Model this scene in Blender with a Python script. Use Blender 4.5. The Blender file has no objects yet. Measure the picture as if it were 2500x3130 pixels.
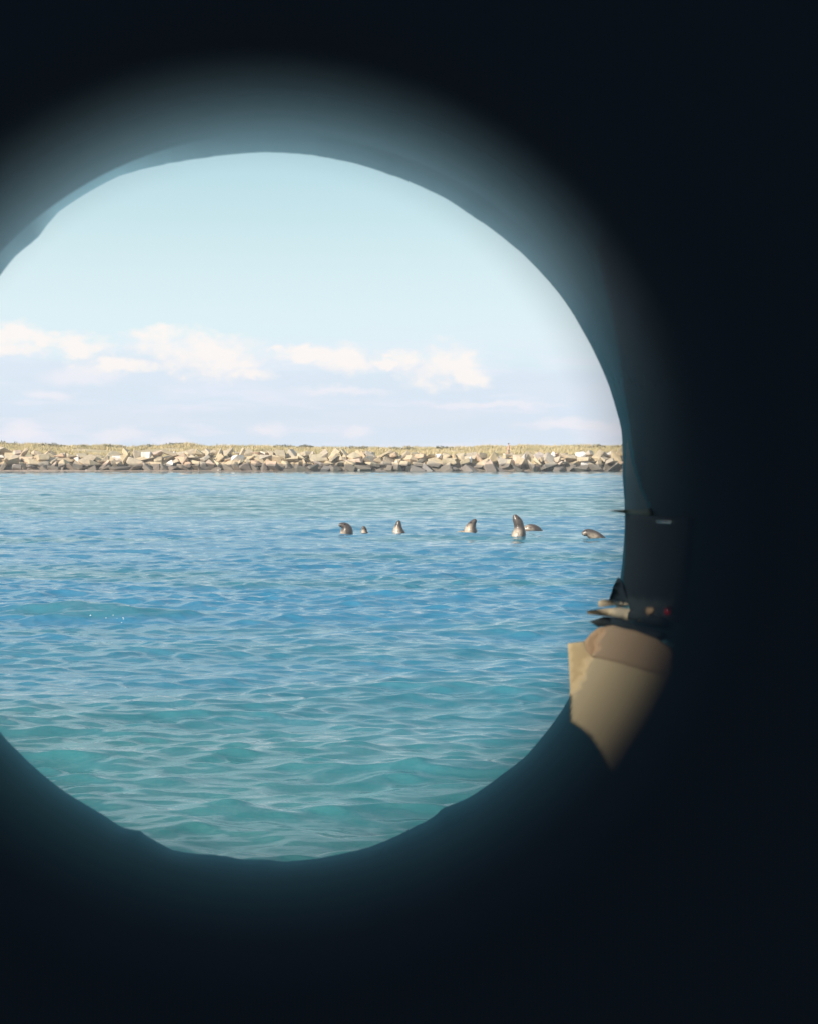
import bpy, bmesh, math, random
import numpy as np
from mathutils import Vector, Matrix, Euler

random.seed(7)
RNG = np.random.default_rng(11)
S = bpy.context.scene
COL = S.collection
R = math.radians

# ------------------------------------------------------------------ camera
F = 6000.0                      # focal length in pixels of the 2500 px wide photograph
H = 2.77                        # eye above the water
PITCH = math.atan((1565 - 1368) / F)
cam_data = bpy.data.cameras.new('camera')
cam = bpy.data.objects.new('camera', cam_data)
COL.objects.link(cam)
cam.location = (0, 0, H)
cam.rotation_euler = (math.pi / 2 - PITCH, 0, 0)
cam_data.sensor_fit = 'HORIZONTAL'
cam_data.sensor_width = 36.0
cam_data.lens = 36.0 * F / 2500.0
cam_data.clip_start = 0.0005
cam_data.clip_end = 20000
cam_data.dof.use_dof = True
cam_data.dof.focus_distance = 75.0
cam_data.dof.aperture_fstop = 104.0
S.camera = cam
CAM_M = cam.rotation_euler.to_matrix()

# ------------------------------------------------------------------ sky
SUN_DIR = Vector((-0.66, -0.655, 0.385)).normalized()      # towards the sun
w = bpy.data.worlds.new("World")
S.world = w
w.use_nodes = True
nt = w.node_tree
nt.nodes.clear()


def N(t, tree=None, **kw):
    n = (tree or nt).nodes.new(t)
    for k, v in kw.items():
        setattr(n, k, v)
    return n


def L(a, b, tree=None):
    (tree or nt).links.new(a, b)


def M(op, a, b=None, c=None, tree=None, clamp=False):
    t = tree or nt
    n = t.nodes.new('ShaderNodeMath')
    n.operation = op
    n.use_clamp = clamp
    for i, v in enumerate((a, b, c)):
        if v is None:
            continue
        if isinstance(v, (int, float)):
            n.inputs[i].default_value = v
        else:
            t.links.new(v, n.inputs[i])
    return n.outputs[0]


def smooth(v, a, b, tree=None):
    t = tree or nt
    n = t.nodes.new('ShaderNodeMapRange')
    n.interpolation_type = 'SMOOTHSTEP'
    n.inputs['From Min'].default_value = a
    n.inputs['From Max'].default_value = b
    t.links.new(v, n.inputs['Value'])
    return n.outputs[0]


def mixc(fac, a, b, tree=None):
    t = tree or nt
    n = t.nodes.new('ShaderNodeMix')
    n.data_type = 'RGBA'
    if isinstance(fac, (int, float)):
        n.inputs[0].default_value = fac
    else:
        t.links.new(fac, n.inputs[0])
    for i, v in ((6, a), (7, b)):
        if isinstance(v, (tuple, list)):
            n.inputs[i].default_value = (*v[:3], 1)
        else:
            t.links.new(v, n.inputs[i])
    return n.outputs[2]


out = N('ShaderNodeOutputWorld')
bg = N('ShaderNodeBackground')
bg.inputs['Strength'].default_value = 0.10
L(bg.outputs[0], out.inputs[0])
sky = N('ShaderNodeTexSky', sky_type='NISHITA')
sky.sun_disc = False
sky.sun_elevation = math.asin(SUN_DIR.z)
sky.sun_rotation = math.atan2(SUN_DIR.x, SUN_DIR.y)
sky.air_density = 1.0
sky.dust_density = 0.6
sky.ozone_density = 2.0
tc = N('ShaderNodeTexCoord')
sep = N('ShaderNodeSeparateXYZ')
L(tc.outputs['Generated'], sep.inputs[0])
az = M('ARCTAN2', sep.outputs[0], sep.outputs[1])
hyp = M('SQRT', M('ADD', M('MULTIPLY', sep.outputs[0], sep.outputs[0]), M('MULTIPLY', sep.outputs[1], sep.outputs[1])))
el = M('ARCTAN2', sep.outputs[2], hyp)
comb = N('ShaderNodeCombineXYZ')
L(az, comb.inputs[0]); L(el, comb.inputs[1])


def wnoise(sx, sy, detail=5, rough=0.55, seed=0.0):
    m_ = N('ShaderNodeVectorMath', operation='MULTIPLY_ADD')
    L(comb.outputs[0], m_.inputs[0])
    m_.inputs[1].default_value = (sx, sy, 1)
    m_.inputs[2].default_value = (seed, seed * 1.7, seed)
    n = N('ShaderNodeTexNoise')
    n.inputs['Scale'].default_value = 1.0
    n.inputs['Detail'].default_value = detail
    n.inputs['Roughness'].default_value = rough
    L(m_.outputs[0], n.inputs['Vector'])
    return n


dn = wnoise(70, 110, 5, 0.6, 3.1)
dsub = N('ShaderNodeVectorMath', operation='SUBTRACT')
L(dn.outputs['Color'], dsub.inputs[0]); dsub.inputs[1].default_value = (0.5, 0.5, 0.5)
dsc = N('ShaderNodeVectorMath', operation='MULTIPLY')
L(dsub.outputs[0], dsc.inputs[0]); dsc.inputs[1].default_value = (0.022, 0.012, 0)
pos = N('ShaderNodeVectorMath', operation='ADD')
L(comb.outputs[0], pos.inputs[0]); L(dsc.outputs[0], pos.inputs[1])


def cloud(x, y, a, b):
    s1 = N('ShaderNodeVectorMath', operation='SUBTRACT')
    L(pos.outputs[0], s1.inputs[0])
    s1.inputs[1].default_value = ((x - 1250) / F, (1368 - y) / F, 0)
    s2 = N('ShaderNodeVectorMath', operation='MULTIPLY')
    L(s1.outputs[0], s2.inputs[0])
    s2.inputs[1].default_value = (F / a, F / b, 0)
    s3 = N('ShaderNodeVectorMath', operation='LENGTH')
    L(s2.outputs[0], s3.inputs[0])
    return M('SUBTRACT', 1.0, s3.outputs['Value'])


def union(lst):
    o = cloud(*lst[0])
    for c in lst[1:]:
        o = M('MAXIMUM', o, cloud(*c))
    return o


bright = union([(600, 1075, 190, 62), (500, 1035, 95, 36), (690, 1100, 100, 62),
                (190, 1045, 140, 26), (60, 1035, 90, 42), (280, 1065, 90, 34),
                (960, 1085, 170, 28), (1060, 1105, 85, 52), (1345, 1120, 118, 62), (1235, 1095, 50, 25),
                (60, 1075, 130, 22), (400, 1120, 150, 26), (840, 1070, 40, 14), (1180, 1110, 60, 16), (1430, 1150, 90, 30), (760, 1140, 120, 20), (-250, 1060, 200, 60), (-600, 1100, 170, 70), (2150, 1110, 200, 55), (2600, 1090, 200, 60)])
faint = union([(1090, 1318, 62, 26), (820, 1318, 60, 24), (1040, 1195, 170, 16), (250, 1150, 130, 30),
               (170, 1210, 80, 18), (80, 1320, 90, 30), (370, 1330, 100, 30), (1500, 1240, 240, 16), (1750, 1300, 200, 20), (530, 1352, 70, 20)])
puff = wnoise(55, 80, 6, 0.62, 14.0)
puff2 = wnoise(16, 45, 4, 0.55, 21.0)
bmask = M('MULTIPLY', smooth(M('ADD', bright, M('MULTIPLY', M('SUBTRACT', puff.outputs['Fac'], 0.5), 2.4)), -0.35, 0.75), M('ADD', 0.45, M('MULTIPLY', puff.outputs['Fac'], 1.0)), clamp=True)
base_band = union([(300, 1150, 700, 75), (1000, 1165, 700, 65), (1500, 1180, 700, 60), (700, 1280, 1200, 40), (2500, 1170, 700, 60), (-700, 1160, 700, 60)])
gmask = smooth(M('ADD', base_band, M('MULTIPLY', M('SUBTRACT', puff2.outputs['Fac'], 0.5), 3.0)), -0.15, 0.6)
fmask = smooth(faint, -0.2, 0.8)
st = wnoise(14, 110, 6, 0.62, 8.3)
low = smooth(el, 0.075, 0.02)
stm = M('MULTIPLY', smooth(st.outputs['Fac'], 0.44, 0.60), low)
gen = wnoise(2.2, 5.0, 6, 0.55, 5.0)                      # thin high cloud over the rest of the sky
genm = M('MULTIPLY', smooth(gen.outputs['Fac'], 0.42, 0.66), smooth(el, 0.17, 0.32))
SKYGAIN = (0.98, 1.04, 1.04)
tint = N('ShaderNodeVectorMath', operation='MULTIPLY')
L(sky.outputs[0], tint.inputs[0]); tint.inputs[1].default_value = SKYGAIN
c0 = tint.outputs[0]
c0 = mixc(M('MULTIPLY', smooth(el, 0.75, 0.06), 0.80), c0, (4.0, 5.9, 6.3))     # milky air, thickening towards the sea
c0 = mixc(M('MULTIPLY', genm, 0.85), c0, (8.0, 8.9, 9.3))                       # thin bright cloud overhead
c0 = mixc(M('MULTIPLY', smooth(el, 0.165, 0.05), 0.95), c0, (6.0, 7.2, 7.6))
c0 = mixc(M('MULTIPLY', smooth(el, 0.06, 0.015), 0.85), c0, (5.7, 6.4, 7.5))
c1 = mixc(M('MULTIPLY', stm, 0.75), c0, (6.7, 6.9, 7.8))
c1 = mixc(M('MULTIPLY', gmask, 0.75), c1, (5.7, 6.5, 7.4))       # grey violet undersides
c2 = mixc(M('MULTIPLY', fmask, 0.6), c1, (7.7, 7.3, 7.7))
c3 = mixc(M('MULTIPLY', bmask, 0.9), c2, (8.1, 7.6, 7.35))
L(c3, bg.inputs['Color'])

# ------------------------------------------------------------------ sun, exposure
sun = bpy.data.lights.new('sun', 'SUN')
sun.energy = 4.5
sun.angle = R(0.5)
sun.color = (1.0, 0.91, 0.77)
so = bpy.data.objects.new('sun', sun)
COL.objects.link(so)
so.rotation_euler = (-SUN_DIR).to_track_quat('-Z', 'Y').to_euler()
S.view_settings.view_transform = 'Standard'
S.view_settings.look = 'None'
S.view_settings.gamma = 1
S.view_settings.use_curve_mapping = False
S.view_settings.exposure = 0.33
S.cycles.use_denoising = True
S.cycles.max_bounces = 8
S.cycles.glossy_bounces = 5
S.cycles.caustics_reflective = False
S.cycles.caustics_refractive = False


# ------------------------------------------------------------------ helpers
def ray(px, py):
    """world direction, of unit depth along the viewing axis, of a photograph pixel"""
    return CAM_M @ Vector(((px - 1250) / F, (1565 - py) / F, -1.0))


def on_water(px, py, z=0.0):
    d = ray(px, py)
    t = (z - H) / d.z
    return Vector((0, 0, H)) + d * t


def at_y(px, py, y):
    d = ray(px, py)
    return Vector((0, 0, H)) + d * (y / d.y)


def mesh_np(name, V, Fq, smooth_=True):
    """mesh from numpy arrays; Fq is (n,3) or (n,4)"""
    me = bpy.data.meshes.new(name)
    n, k = Fq.shape
    me.vertices.add(len(V)); me.vertices.foreach_set('co', np.asarray(V, dtype=np.float32).ravel())
    me.loops.add(n * k); me.loops.foreach_set('vertex_index', Fq.astype(np.int32).ravel())
    me.polygons.add(n)
    me.polygons.foreach_set('loop_start', (np.arange(n) * k).astype(np.int32))
    me.polygons.foreach_set('use_smooth', np.full(n, smooth_, dtype=bool))
    me.update(calc_edges=True)
    return me


def link(name, me, mat=None, parent=None, loc=None):
    o = bpy.data.objects.new(name, me)
    COL.objects.link(o)
    if mat is not None:
        me.materials.append(mat)
    if parent is not None:
        o.parent = parent
    if loc is not None:
        o.location = loc
    return o


def from_bm(name, bm, mat=None, parent=None, smooth_=False, loc=None):
    me = bpy.data.meshes.new(name)
    bm.normal_update()
    bm.to_mesh(me)
    bm.free()
    if smooth_:
        for p in me.polygons:
            p.use_smooth = True
    return link(name, me, mat, parent, loc)


def tag(o, label=None, cat=None, group=None, kind=None):
    if label: o['label'] = label
    if cat: o['category'] = cat
    if group: o['group'] = group
    if kind: o['kind'] = kind
    return o


def empty(name, loc, rot=(0, 0, 0)):
    o = bpy.data.objects.new(name, None)
    o.empty_display_size = 0.1
    COL.objects.link(o)
    o.location = loc
    o.rotation_euler = rot
    return o


def mat(name, color=(0.5, 0.5, 0.5), rough=0.6, spec=0.5, metallic=0.0):
    m = bpy.data.materials.new(name)
    m.use_nodes = True
    b = m.node_tree.nodes['Principled BSDF']
    b.inputs['Base Color'].default_value = (*color, 1)
    b.inputs['Roughness'].default_value = rough
    b.inputs['Specular IOR Level'].default_value = spec
    b.inputs['Metallic'].default_value = metallic
    return m, m.node_tree, b


def tnoise(t, vec, scale, detail=4, rough=0.5, stretch=(1, 1, 1)):
    m_ = t.nodes.new('ShaderNodeMapping')
    m_.inputs['Scale'].default_value = stretch
    t.links.new(vec, m_.inputs['Vector'])
    n = t.nodes.new('ShaderNodeTexNoise')
    n.inputs['Scale'].default_value = scale
    n.inputs['Detail'].default_value = detail
    n.inputs['Roughness'].default_value = rough
    t.links.new(m_.outputs[0], n.inputs['Vector'])
    return n


def bump(t, b, height, strength, dist):
    n = t.nodes.new('ShaderNodeBump')
    n.inputs['Strength'].default_value = strength
    n.inputs['Distance'].default_value = dist
    t.links.new(height, n.inputs['Height'])
    t.links.new(n.outputs[0], b.inputs['Normal'])
    return n


def vnoise(x, y, s, seed):
    """smooth value noise on numpy arrays"""
    r = np.random.default_rng(seed)
    g = r.random((256, 256))
    X, Y = x / s + 1000.0, y / s + 1000.0
    xi, yi = np.floor(X).astype(int), np.floor(Y).astype(int)
    fx, fy = X - xi, Y - yi
    fx, fy = fx * fx * (3 - 2 * fx), fy * fy * (3 - 2 * fy)
    a, b_ = g[xi % 256, yi % 256], g[(xi + 1) % 256, yi % 256]
    c, d = g[xi % 256, (yi + 1) % 256], g[(xi + 1) % 256, (yi + 1) % 256]
    return (a * (1 - fx) + b_ * fx) * (1 - fy) + (c * (1 - fx) + d * fx) * fy


# ------------------------------------------------------------------ sea
SHORE = 231.0


def grid_faces(nr, nc):
    i = np.arange(nr - 1)[:, None] * nc + np.arange(nc - 1)[None, :]
    i = i.ravel()
    return np.stack([i, i + 1, i + nc + 1, i + nc], axis=1)


rows = [1.0, 3.0, 6.0, 9.0]
d = 11.5
while d < 236:
    rows.append(d)
    d *= 1.0018 if d < 48 else 1.0026
rows += [245, 270, 320, 420, 600, 1000, 2000, 4500, 9000]
rows = np.array(rows)
az_in = np.concatenate([np.linspace(R(-32), R(-13.2), 90), np.linspace(R(-13.0), R(7.6), 540), np.linspace(R(7.8), R(27), 90)])
az_l = np.concatenate([np.linspace(-math.pi, R(-40), 14), np.linspace(R(-38), R(-32.3), 6)])
az_r = np.concatenate([np.linspace(R(27.3), R(38), 10), np.linspace(R(40), math.pi, 14)])
azs = np.concatenate([az_l, az_in, az_r])
DD, AA = np.meshgrid(rows, azs, indexing='ij')
X = DD * np.sin(AA)
Y = DD * np.cos(AA)
sp_r = np.gradient(rows)[:, None] * np.ones_like(AA)
sp_a = DD * np.gradient(azs)[None, :]
SP = np.maximum(sp_r, sp_a * 0.7)
Z = np.zeros_like(X); DX = np.zeros_like(X); DY = np.zeros_like(X)
calm = 1.0 - 0.75 * np.clip((DD - 200) / 28, 0, 1)
gust = 0.72 + 0.55 * vnoise(X * 0.45, Y, 7.0, 3) * 1.0
wr = np.random.default_rng(5)
for k in range(130):
    lam = 0.18 * (40.0 ** (k / 129.0))                      # 0.18 to 7 m
    # two crossing wave trains
    th = wr.normal(R(-100) if k % 3 else R(-66), R(27))
    kx, ky = math.cos(th) * 2 * math.pi / lam, math.sin(th) * 2 * math.pi / lam
    slope = 0.0265 * (1.0 if lam < 0.9 else (0.9 / lam) ** 0.75)
    if lam < 0.75:
        slope *= 1.4
    if lam < 0.26:
        slope *= (lam / 0.26) ** 0.8
    A = slope * lam / (2 * math.pi)
    ph = wr.random() * 6.283
    wgt = np.clip(lam / (1.6 * SP) - 1.0, 0, 1)
    ar = kx * X + ky * Y + ph
    g = A * wgt * calm * (gust if lam < 2.5 else 1.0)
    sn, cs = np.sin(ar), np.cos(ar)
    Z += g * (cs + 0.15 * cs * cs)
    DX -= 1.15 * g * sn * math.cos(th)
    DY -= 1.15 * g * sn * math.sin(th)


def swell(px, py, lx, ly, hh, rot=0.0):
    global Z
    c = on_water(px, py)
    u = (X - c.x) * math.cos(rot) + (Y - c.y) * math.sin(rot)
    v = -(X - c.x) * math.sin(rot) + (Y - c.y) * math.cos(rot)
    v2 = v + 0.35 * np.sin(u * 1.3)
    Z += hh * np.exp(-(u / lx) ** 2) * np.exp(-np.abs(v2 / ly) ** 1.6)


swell(300, 1895, 2.1, 0.5, 0.24, 0.06)
swell(350, 1890, 0.35, 0.3, 0.06)
swell(1310, 1570, 0.6, 0.5, 0.09)
swell(1830, 2040, 1.2, 0.4, 0.05)
swell(1250, 2370, 1.2, 0.35, 0.05, 0.1)
sea_me = mesh_np('sea', np.stack([X + DX, Y + DY, Z], axis=-1).reshape(-1, 3), grid_faces(len(rows), len(azs)))
m, t, b = mat('sea_water', (0.01, 0.1, 0.16), 0.06)
b.inputs['IOR'].default_value = 1.333
b.inputs['Specular IOR Level'].default_value = 0.5
tcs = t.nodes.new('ShaderNodeTexCoord')
sepx = t.nodes.new('ShaderNodeSeparateXYZ')
t.links.new(tcs.outputs['Object'], sepx.inputs[0])
patch = tnoise(t, tcs.outputs['Object'], 1.0, 3, 0.5, (0.06, 0.16, 1))
# green water: over the sand near the viewer, and over a bar before the far bank
yy = M('ADD', sepx.outputs[1], M('MULTIPLY', M('SUBTRACT', patch.outputs['Fac'], 0.5, tree=t), 26.0, tree=t), tree=t)
near = smooth(yy, 34, 12, t)
bar = M('MULTIPLY', smooth(yy, 72, 86, t), smooth(yy, 122, 100, t), tree=t)
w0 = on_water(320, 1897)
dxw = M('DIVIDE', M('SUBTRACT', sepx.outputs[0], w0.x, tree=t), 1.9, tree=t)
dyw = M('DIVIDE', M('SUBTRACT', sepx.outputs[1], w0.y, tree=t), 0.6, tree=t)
crest = smooth(M('ADD', M('MULTIPLY', dxw, dxw, tree=t), M('MULTIPLY', dyw, dyw, tree=t), tree=t), 1.3, 0.3, t)     # green of light through the thin crest, put into the colour
p2 = smooth(patch.outputs['Fac'], 0.5, 0.66, t)
shal = M('MAXIMUM', M('MAXIMUM', near, M('MULTIPLY', bar, 0.8, tree=t), tree=t), M('MULTIPLY', p2, 0.6, tree=t), tree=t)
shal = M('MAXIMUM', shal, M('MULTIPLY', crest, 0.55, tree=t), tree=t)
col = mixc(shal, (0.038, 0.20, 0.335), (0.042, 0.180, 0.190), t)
edge = smooth(sepx.outputs[1], 205, 231, t)
col = mixc(edge, col, (0.10, 0.20, 0.22), t)
t.links.new(col, b.inputs['Base Color'])
n1 = tnoise(t, tcs.outputs['Object'], 6.5, 4, 0.62, (0.7, 1.0, 1.0))
n2 = tnoise(t, tcs.outputs['Object'], 1.4, 3, 0.6, (0.45, 1.0, 1.0))
hsum = M('ADD', M('MULTIPLY', n1.outputs['Fac'], 0.010, tree=t), M('MULTIPLY', n2.outputs['Fac'], 0.045, tree=t), tree=t)
bump(t, b, hsum, 0.8, 1.0)
SEA_M = m
sea = link('sea', sea_me, m)
tag(sea, kind='structure')

# ------------------------------------------------------------------ seabed-free far land: shore, dune
RX = np.array([-120, 0, 250, 400, 540, 700, 900, 1100, 1400, 1560, 1700, 1905, 2300], float)
RY = np.array([1349, 1350, 1357, 1361, 1356, 1361, 1362, 1364, 1365, 1362, 1358, 1356, 1357], float)
RIDGE_D = 253.0


def ridge_z(x):
    px = 1250 + x / RIDGE_D * F
    return H + (1368 - np.interp(px, RX, RY)) / F * RIDGE_D - 0.12


def dune_h(x, y):
    s = np.clip((y - 233.5) / (RIDGE_D - 233.5), 0, 1)
    rz = ridge_z(x) - 0.30
    base = 1.55
    up = base + (rz - base) * (s ** 1.25)
    back = np.clip((y - RIDGE_D - 3) / 80.0, 0, 1)
    n = (vnoise(x, y, 2.6, 21) - 0.5) * 0.34 + (vnoise(x, y, 7.0, 22) - 0.5) * 0.40 + (vnoise(x, y, 1.0, 23) - 0.5) * 0.12
    z = up + n * (0.15 + 0.85 * s)
    z = z - back * back * (3 - 2 * back) * 5.0
    far = np.clip((np.abs(x) - 160) / 200, 0, 1)
    return z - far * 4.0


xs = np.concatenate([np.linspace(-420, -66, 40), np.linspace(-64, 44, 420), np.linspace(46, 420, 40)])
ys = np.concatenate([[232.2], np.linspace(233.0, 262, 90), np.linspace(264, 345, 30)])
YY, XX = np.meshgrid(ys, xs, indexing='ij')
ZZ = dune_h(XX, YY)
ZZ[0] = -0.6
m, t, b = mat('dune_sand', (0.42, 0.34, 0.22), 0.95, 0.1)
tcs = t.nodes.new('ShaderNodeTexCoord')
n = tnoise(t, tcs.outputs['Object'], 0.5, 5, 0.6)
c = mixc(smooth(n.outputs['Fac'], 0.35, 0.7, t), (0.60, 0.48, 0.32), (0.45, 0.38, 0.20), t)
t.links.new(c, b.inputs['Base Color'])
dune = link('dune', mesh_np('dune', np.stack([XX, YY, ZZ], -1).reshape(-1, 3), grid_faces(len(ys), len(xs))), m)
tag(dune, kind='structure')

ys2 = np.array([228.6, 229.3, 230.2, 231.2, 232.4, 233.6])
zs2 = np.array([-0.30, -0.02, 0.035, 0.06, 0.10, 0.14])
YY, XX = np.meshgrid(ys2, xs, indexing='ij')
ZZ = zs2[:, None] + (vnoise(XX, YY * 0, 6.0, 31) - 0.5) * 0.10 + 0.09 * np.clip((-14 - XX) / 30, 0, 1) - 0.08 * np.clip((XX + 14) / 12, 0, 1) + (vnoise(XX, YY, 0.5, 32) - 0.5) * 0.03
m, t, b = mat('beach_sand', (0.46, 0.36, 0.28), 0.9, 0.2)
tcs = t.nodes.new('ShaderNodeTexCoord')
n = tnoise(t, tcs.outputs['Object'], 1.5, 5, 0.65)
c = mixc(smooth(n.outputs['Fac'], 0.35, 0.7, t), (0.50, 0.38, 0.30), (0.24, 0.19, 0.15), t)
t.links.new(c, b.inputs['Base Color'])
sh = link('beach', mesh_np('beach', np.stack([XX, YY, ZZ], -1).reshape(-1, 3), grid_faces(len(ys2), len(xs))), m)
tag(sh, kind='structure')

# dune grass: blades in tufts, one mass nobody could count
NT = 15000
tx = RNG.uniform(-62, 42, NT)
ty = 234.5 + (RNG.random(NT) ** 0.7) * 22.5
dens = vnoise(tx, ty, 3.0, 41) * 0.6 + vnoise(tx, ty, 9.0, 42) * 0.4 + 0.35 * np.clip((ty - 247) / 5, 0, 1)
keep = dens > 0.42
tx, ty = tx[keep], ty[keep]
nb = 7
bx = np.repeat(tx, nb) + RNG.normal(0, 0.13, len(tx) * nb)
by = np.repeat(ty, nb) + RNG.normal(0, 0.13, len(tx) * nb)
hgt = np.repeat(RNG.uniform(0.22, 0.52, len(tx)) * (0.8 + 0.5 * vnoise(tx, ty, 2.0, 43)), nb) * RNG.uniform(0.6, 1.15, len(bx))
bz = dune_h(bx, by) - 0.03
an = RNG.uniform(0, math.pi, len(bx))
wd = RNG.uniform(0.02, 0.06, len(bx))
lean = RNG.normal(0, 0.16, (len(bx), 2)) + np.array([0.10, 0.0])
P0 = np.stack([bx - np.cos(an) * wd, by - np.sin(an) * wd, bz], -1)
P1 = np.stack([bx + np.cos(an) * wd, by + np.sin(an) * wd, bz], -1)
P2 = np.stack([bx + lean[:, 0] * hgt, by + lean[:, 1] * hgt, bz + hgt], -1)
V = np.stack([P0, P1, P2], 1).reshape(-1, 3)
m, t, b = mat('dune_grass', (0.2, 0.2, 0.08), 0.8, 0.2)
geo = t.nodes.new('ShaderNodeNewGeometry')
cr = t.nodes.new('ShaderNodeValToRGB')
cr.color_ramp.elements[0].color = (0.46, 0.38, 0.20, 1)
cr.color_ramp.elements[1].color = (0.72, 0.58, 0.37, 1)
e = cr.color_ramp.elements.new(0.5); e.color = (0.58, 0.47, 0.26, 1)
t.links.new(geo.outputs['Random Per Island'], cr.inputs[0])
tcs = t.nodes.new('ShaderNodeTexCoord')
n = tnoise(t, tcs.outputs['Object'], 0.35, 4, 0.6)
c = mixc(M('MULTIPLY', smooth(n.outputs['Fac'], 0.45, 0.65, t), 0.6, tree=t), cr.outputs[0], (0.36, 0.33, 0.17), t)
t.links.new(c, b.inputs['Base Color'])
gr = link('dune_grass', mesh_np('dune_grass', V, np.arange(len(V)).reshape(-1, 3), False), m)
tag(gr, 'dry yellow green beach grass covering the low dune behind the boulders', 'grass', kind='stuff')

# low dark shrubs along the ridge
m, t, b = mat('shrub_leaf', (0.12, 0.115, 0.07), 0.85, 0.2)
NS = 9000
sx = RNG.uniform(-62, 42, NS)
keep = (vnoise(sx, sx * 0, 1.5, 51) * 0.65 + vnoise(sx, sx * 0, 5.0, 52) * 0.35) > 0.46
sx = sx[keep]
sy = RIDGE_D + RNG.normal(0, 0.6, len(sx))
hz = 0.10 + 0.42 * vnoise(sx, sx * 0, 0.9, 53)
sz = dune_h(sx, sy) + RNG.random(len(sx)) * hz
tri = RNG.normal(0, 0.09, (len(sx), 3, 3))
V = (np.stack([sx, sy, sz], -1)[:, None, :] + tri).reshape(-1, 3)
sb = link('ridge_scrub', mesh_np('ridge_scrub', V, np.arange(len(V)).reshape(-1, 3), False), m)
tag(sb, 'low dark scrub clumps along the top of the grassy dune', 'scrub', kind='stuff')

# ------------------------------------------------------------------ rock revetment
m, t, b = mat('granite_boulder', (0.4, 0.34, 0.28), 0.85, 0.25)
oi = t.nodes.new('ShaderNodeObjectInfo')
geo = t.nodes.new('ShaderNodeNewGeometry')
cr = t.nodes.new('ShaderNodeValToRGB')
for p_, c_ in ((0.0, (0.60, 0.46, 0.28)), (0.25, (0.64, 0.47, 0.34)), (0.5, (0.56, 0.44, 0.30)), (0.7, (0.64, 0.53, 0.36)), (0.85, (0.62, 0.42, 0.29)), (1.0, (0.50, 0.43, 0.35))):
    if p_ in (0.0, 1.0):
        e = cr.color_ramp.elements[int(p_)]
    else:
        e = cr.color_ramp.elements.new(p_)
    e.color = (*c_, 1)
t.links.new(oi.outputs['Random'], cr.inputs[0])
n = tnoise(t, geo.outputs['Position'], 2.5, 5, 0.65)
sp3 = t.nodes.new('ShaderNodeSeparateXYZ')
t.links.new(geo.outputs['Position'], sp3.inputs[0])
cc = mixc(M('MULTIPLY', smooth(n.outputs['Fac'], 0.4, 0.75, t), 0.45, tree=t), cr.outputs[0], (0.26, 0.21, 0.17), t)
# wet, weed-dark band below the tide mark
n5 = tnoise(t, geo.outputs['Position'], 0.6, 3, 0.6)
tide = smooth(M('ADD', sp3.outputs[2], M('MULTIPLY', M('SUBTRACT', n5.outputs['Fac'], 0.5, tree=t), 0.7, tree=t), tree=t), 0.98, 0.70, t)
cc = mixc(M('MULTIPLY', tide, 0.85, tree=t), cc, (0.15, 0.13, 0.115), t)
t.links.new(cc, b.inputs['Base Color'])
bump(t, b, n.outputs['Fac'], 0.5, 0.15)
ROCK_M = m

rr = random.Random(4)
rock_meshes = []
for i in range(44):
    bm = bmesh.new()
    slab = rr.random() < 0.45
    for k in range(rr.choice((8, 9, 10, 12))):
        v = Vector((rr.choice((-1, 1)) * rr.uniform(0.55, 1), rr.choice((-1, 1)) * rr.uniform(0.5, 1), rr.choice((-1, 1)) * rr.uniform(0.45, 1)))
        v.z *= 0.6 if slab else 0.85
        bm.verts.new(v * 0.5)
    res = bmesh.ops.convex_hull(bm, input=bm.verts)
    bmesh.ops.delete(bm, geom=[v for v in bm.verts if not v.link_faces], context='VERTS')
    bmesh.ops.dissolve_limit(bm, angle_limit=R(9), verts=bm.verts, edges=bm.edges)
    bmesh.ops.bevel(bm, geom=list(bm.edges), offset=0.06, segments=1, affect='EDGES', clamp_overlap=True)
    me = bpy.data.meshes.new('boulder')
    bm.to_mesh(me); bm.free()
    me.materials.append(ROCK_M)
    rock_meshes.append(me)

JX = np.array([-200, 0, 180, 250, 330, 480, 800, 1100, 1400, 1600, 1905, 2200], float)
JY = np.array([1376, 1377, 1386, 1392, 1384, 1379, 1380, 1386, 1389, 1391, 1378, 1375], float)


def jetty_top(x):
    return H + (1368 - np.interp(1250 + x / 234.0 * F, JX, JY)) / F * 234.0


jet = empty('rock_revetment', (-10, 232, 0))
tag(jet, 'long sunlit bank of piled tan boulders along the far shore', 'rock bank')


def add_rock(x, y, z, sx, sy, sz):
    o = bpy.data.objects.new('boulder', rr.choice(rock_meshes))
    COL.objects.link(o)
    o.parent = jet
    o.location = (x + 10, y - 232, z)
    o.rotation_euler = (rr.gauss(0, 0.42), rr.gauss(0, 0.42), rr.uniform(0, 6.28))
    o.scale = (sx, sy, sz)


specs = [(0.12, 231.0, 1.5, 1.0, 1), (0.66, 231.7, 1.32, 1.0, 1), (1.18, 232.3, 1.3, 0.95, 1), (1.68, 233.0, 1.3, 0.9, 1)]
count = 0
for ri, (fz, y0, wd_, ht, _) in enumerate(specs):
    x = -50.5 + rr.random()
    while x < 27.5:
        wx = wd_ * rr.choice((rr.uniform(0.5, 0.8), rr.uniform(0.8, 1.3), rr.uniform(1.2, 1.7)))
        top = float(jetty_top(x))
        zc = fz / 2.05 * top + rr.uniform(-0.12, 0.12) + 0.12
        add_rock(x + wx / 2, y0 + rr.uniform(-0.25, 0.25), zc, wx * 1.22, wd_ * rr.uniform(0.9, 1.3), ht * rr.uniform(0.85, 1.35))
        count += 1
        x += wx * 0.93
while count < 300:                                          # odd blocks lying on the crest
    x = rr.uniform(-50, 27)
    add_rock(x, 233.8 + rr.uniform(-0.3, 0.5), float(jetty_top(x)) - 0.22 + rr.uniform(-0.12, 0.06), rr.uniform(0.7, 1.5), 1.0, rr.uniform(0.4, 0.75))
    count += 1
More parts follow.
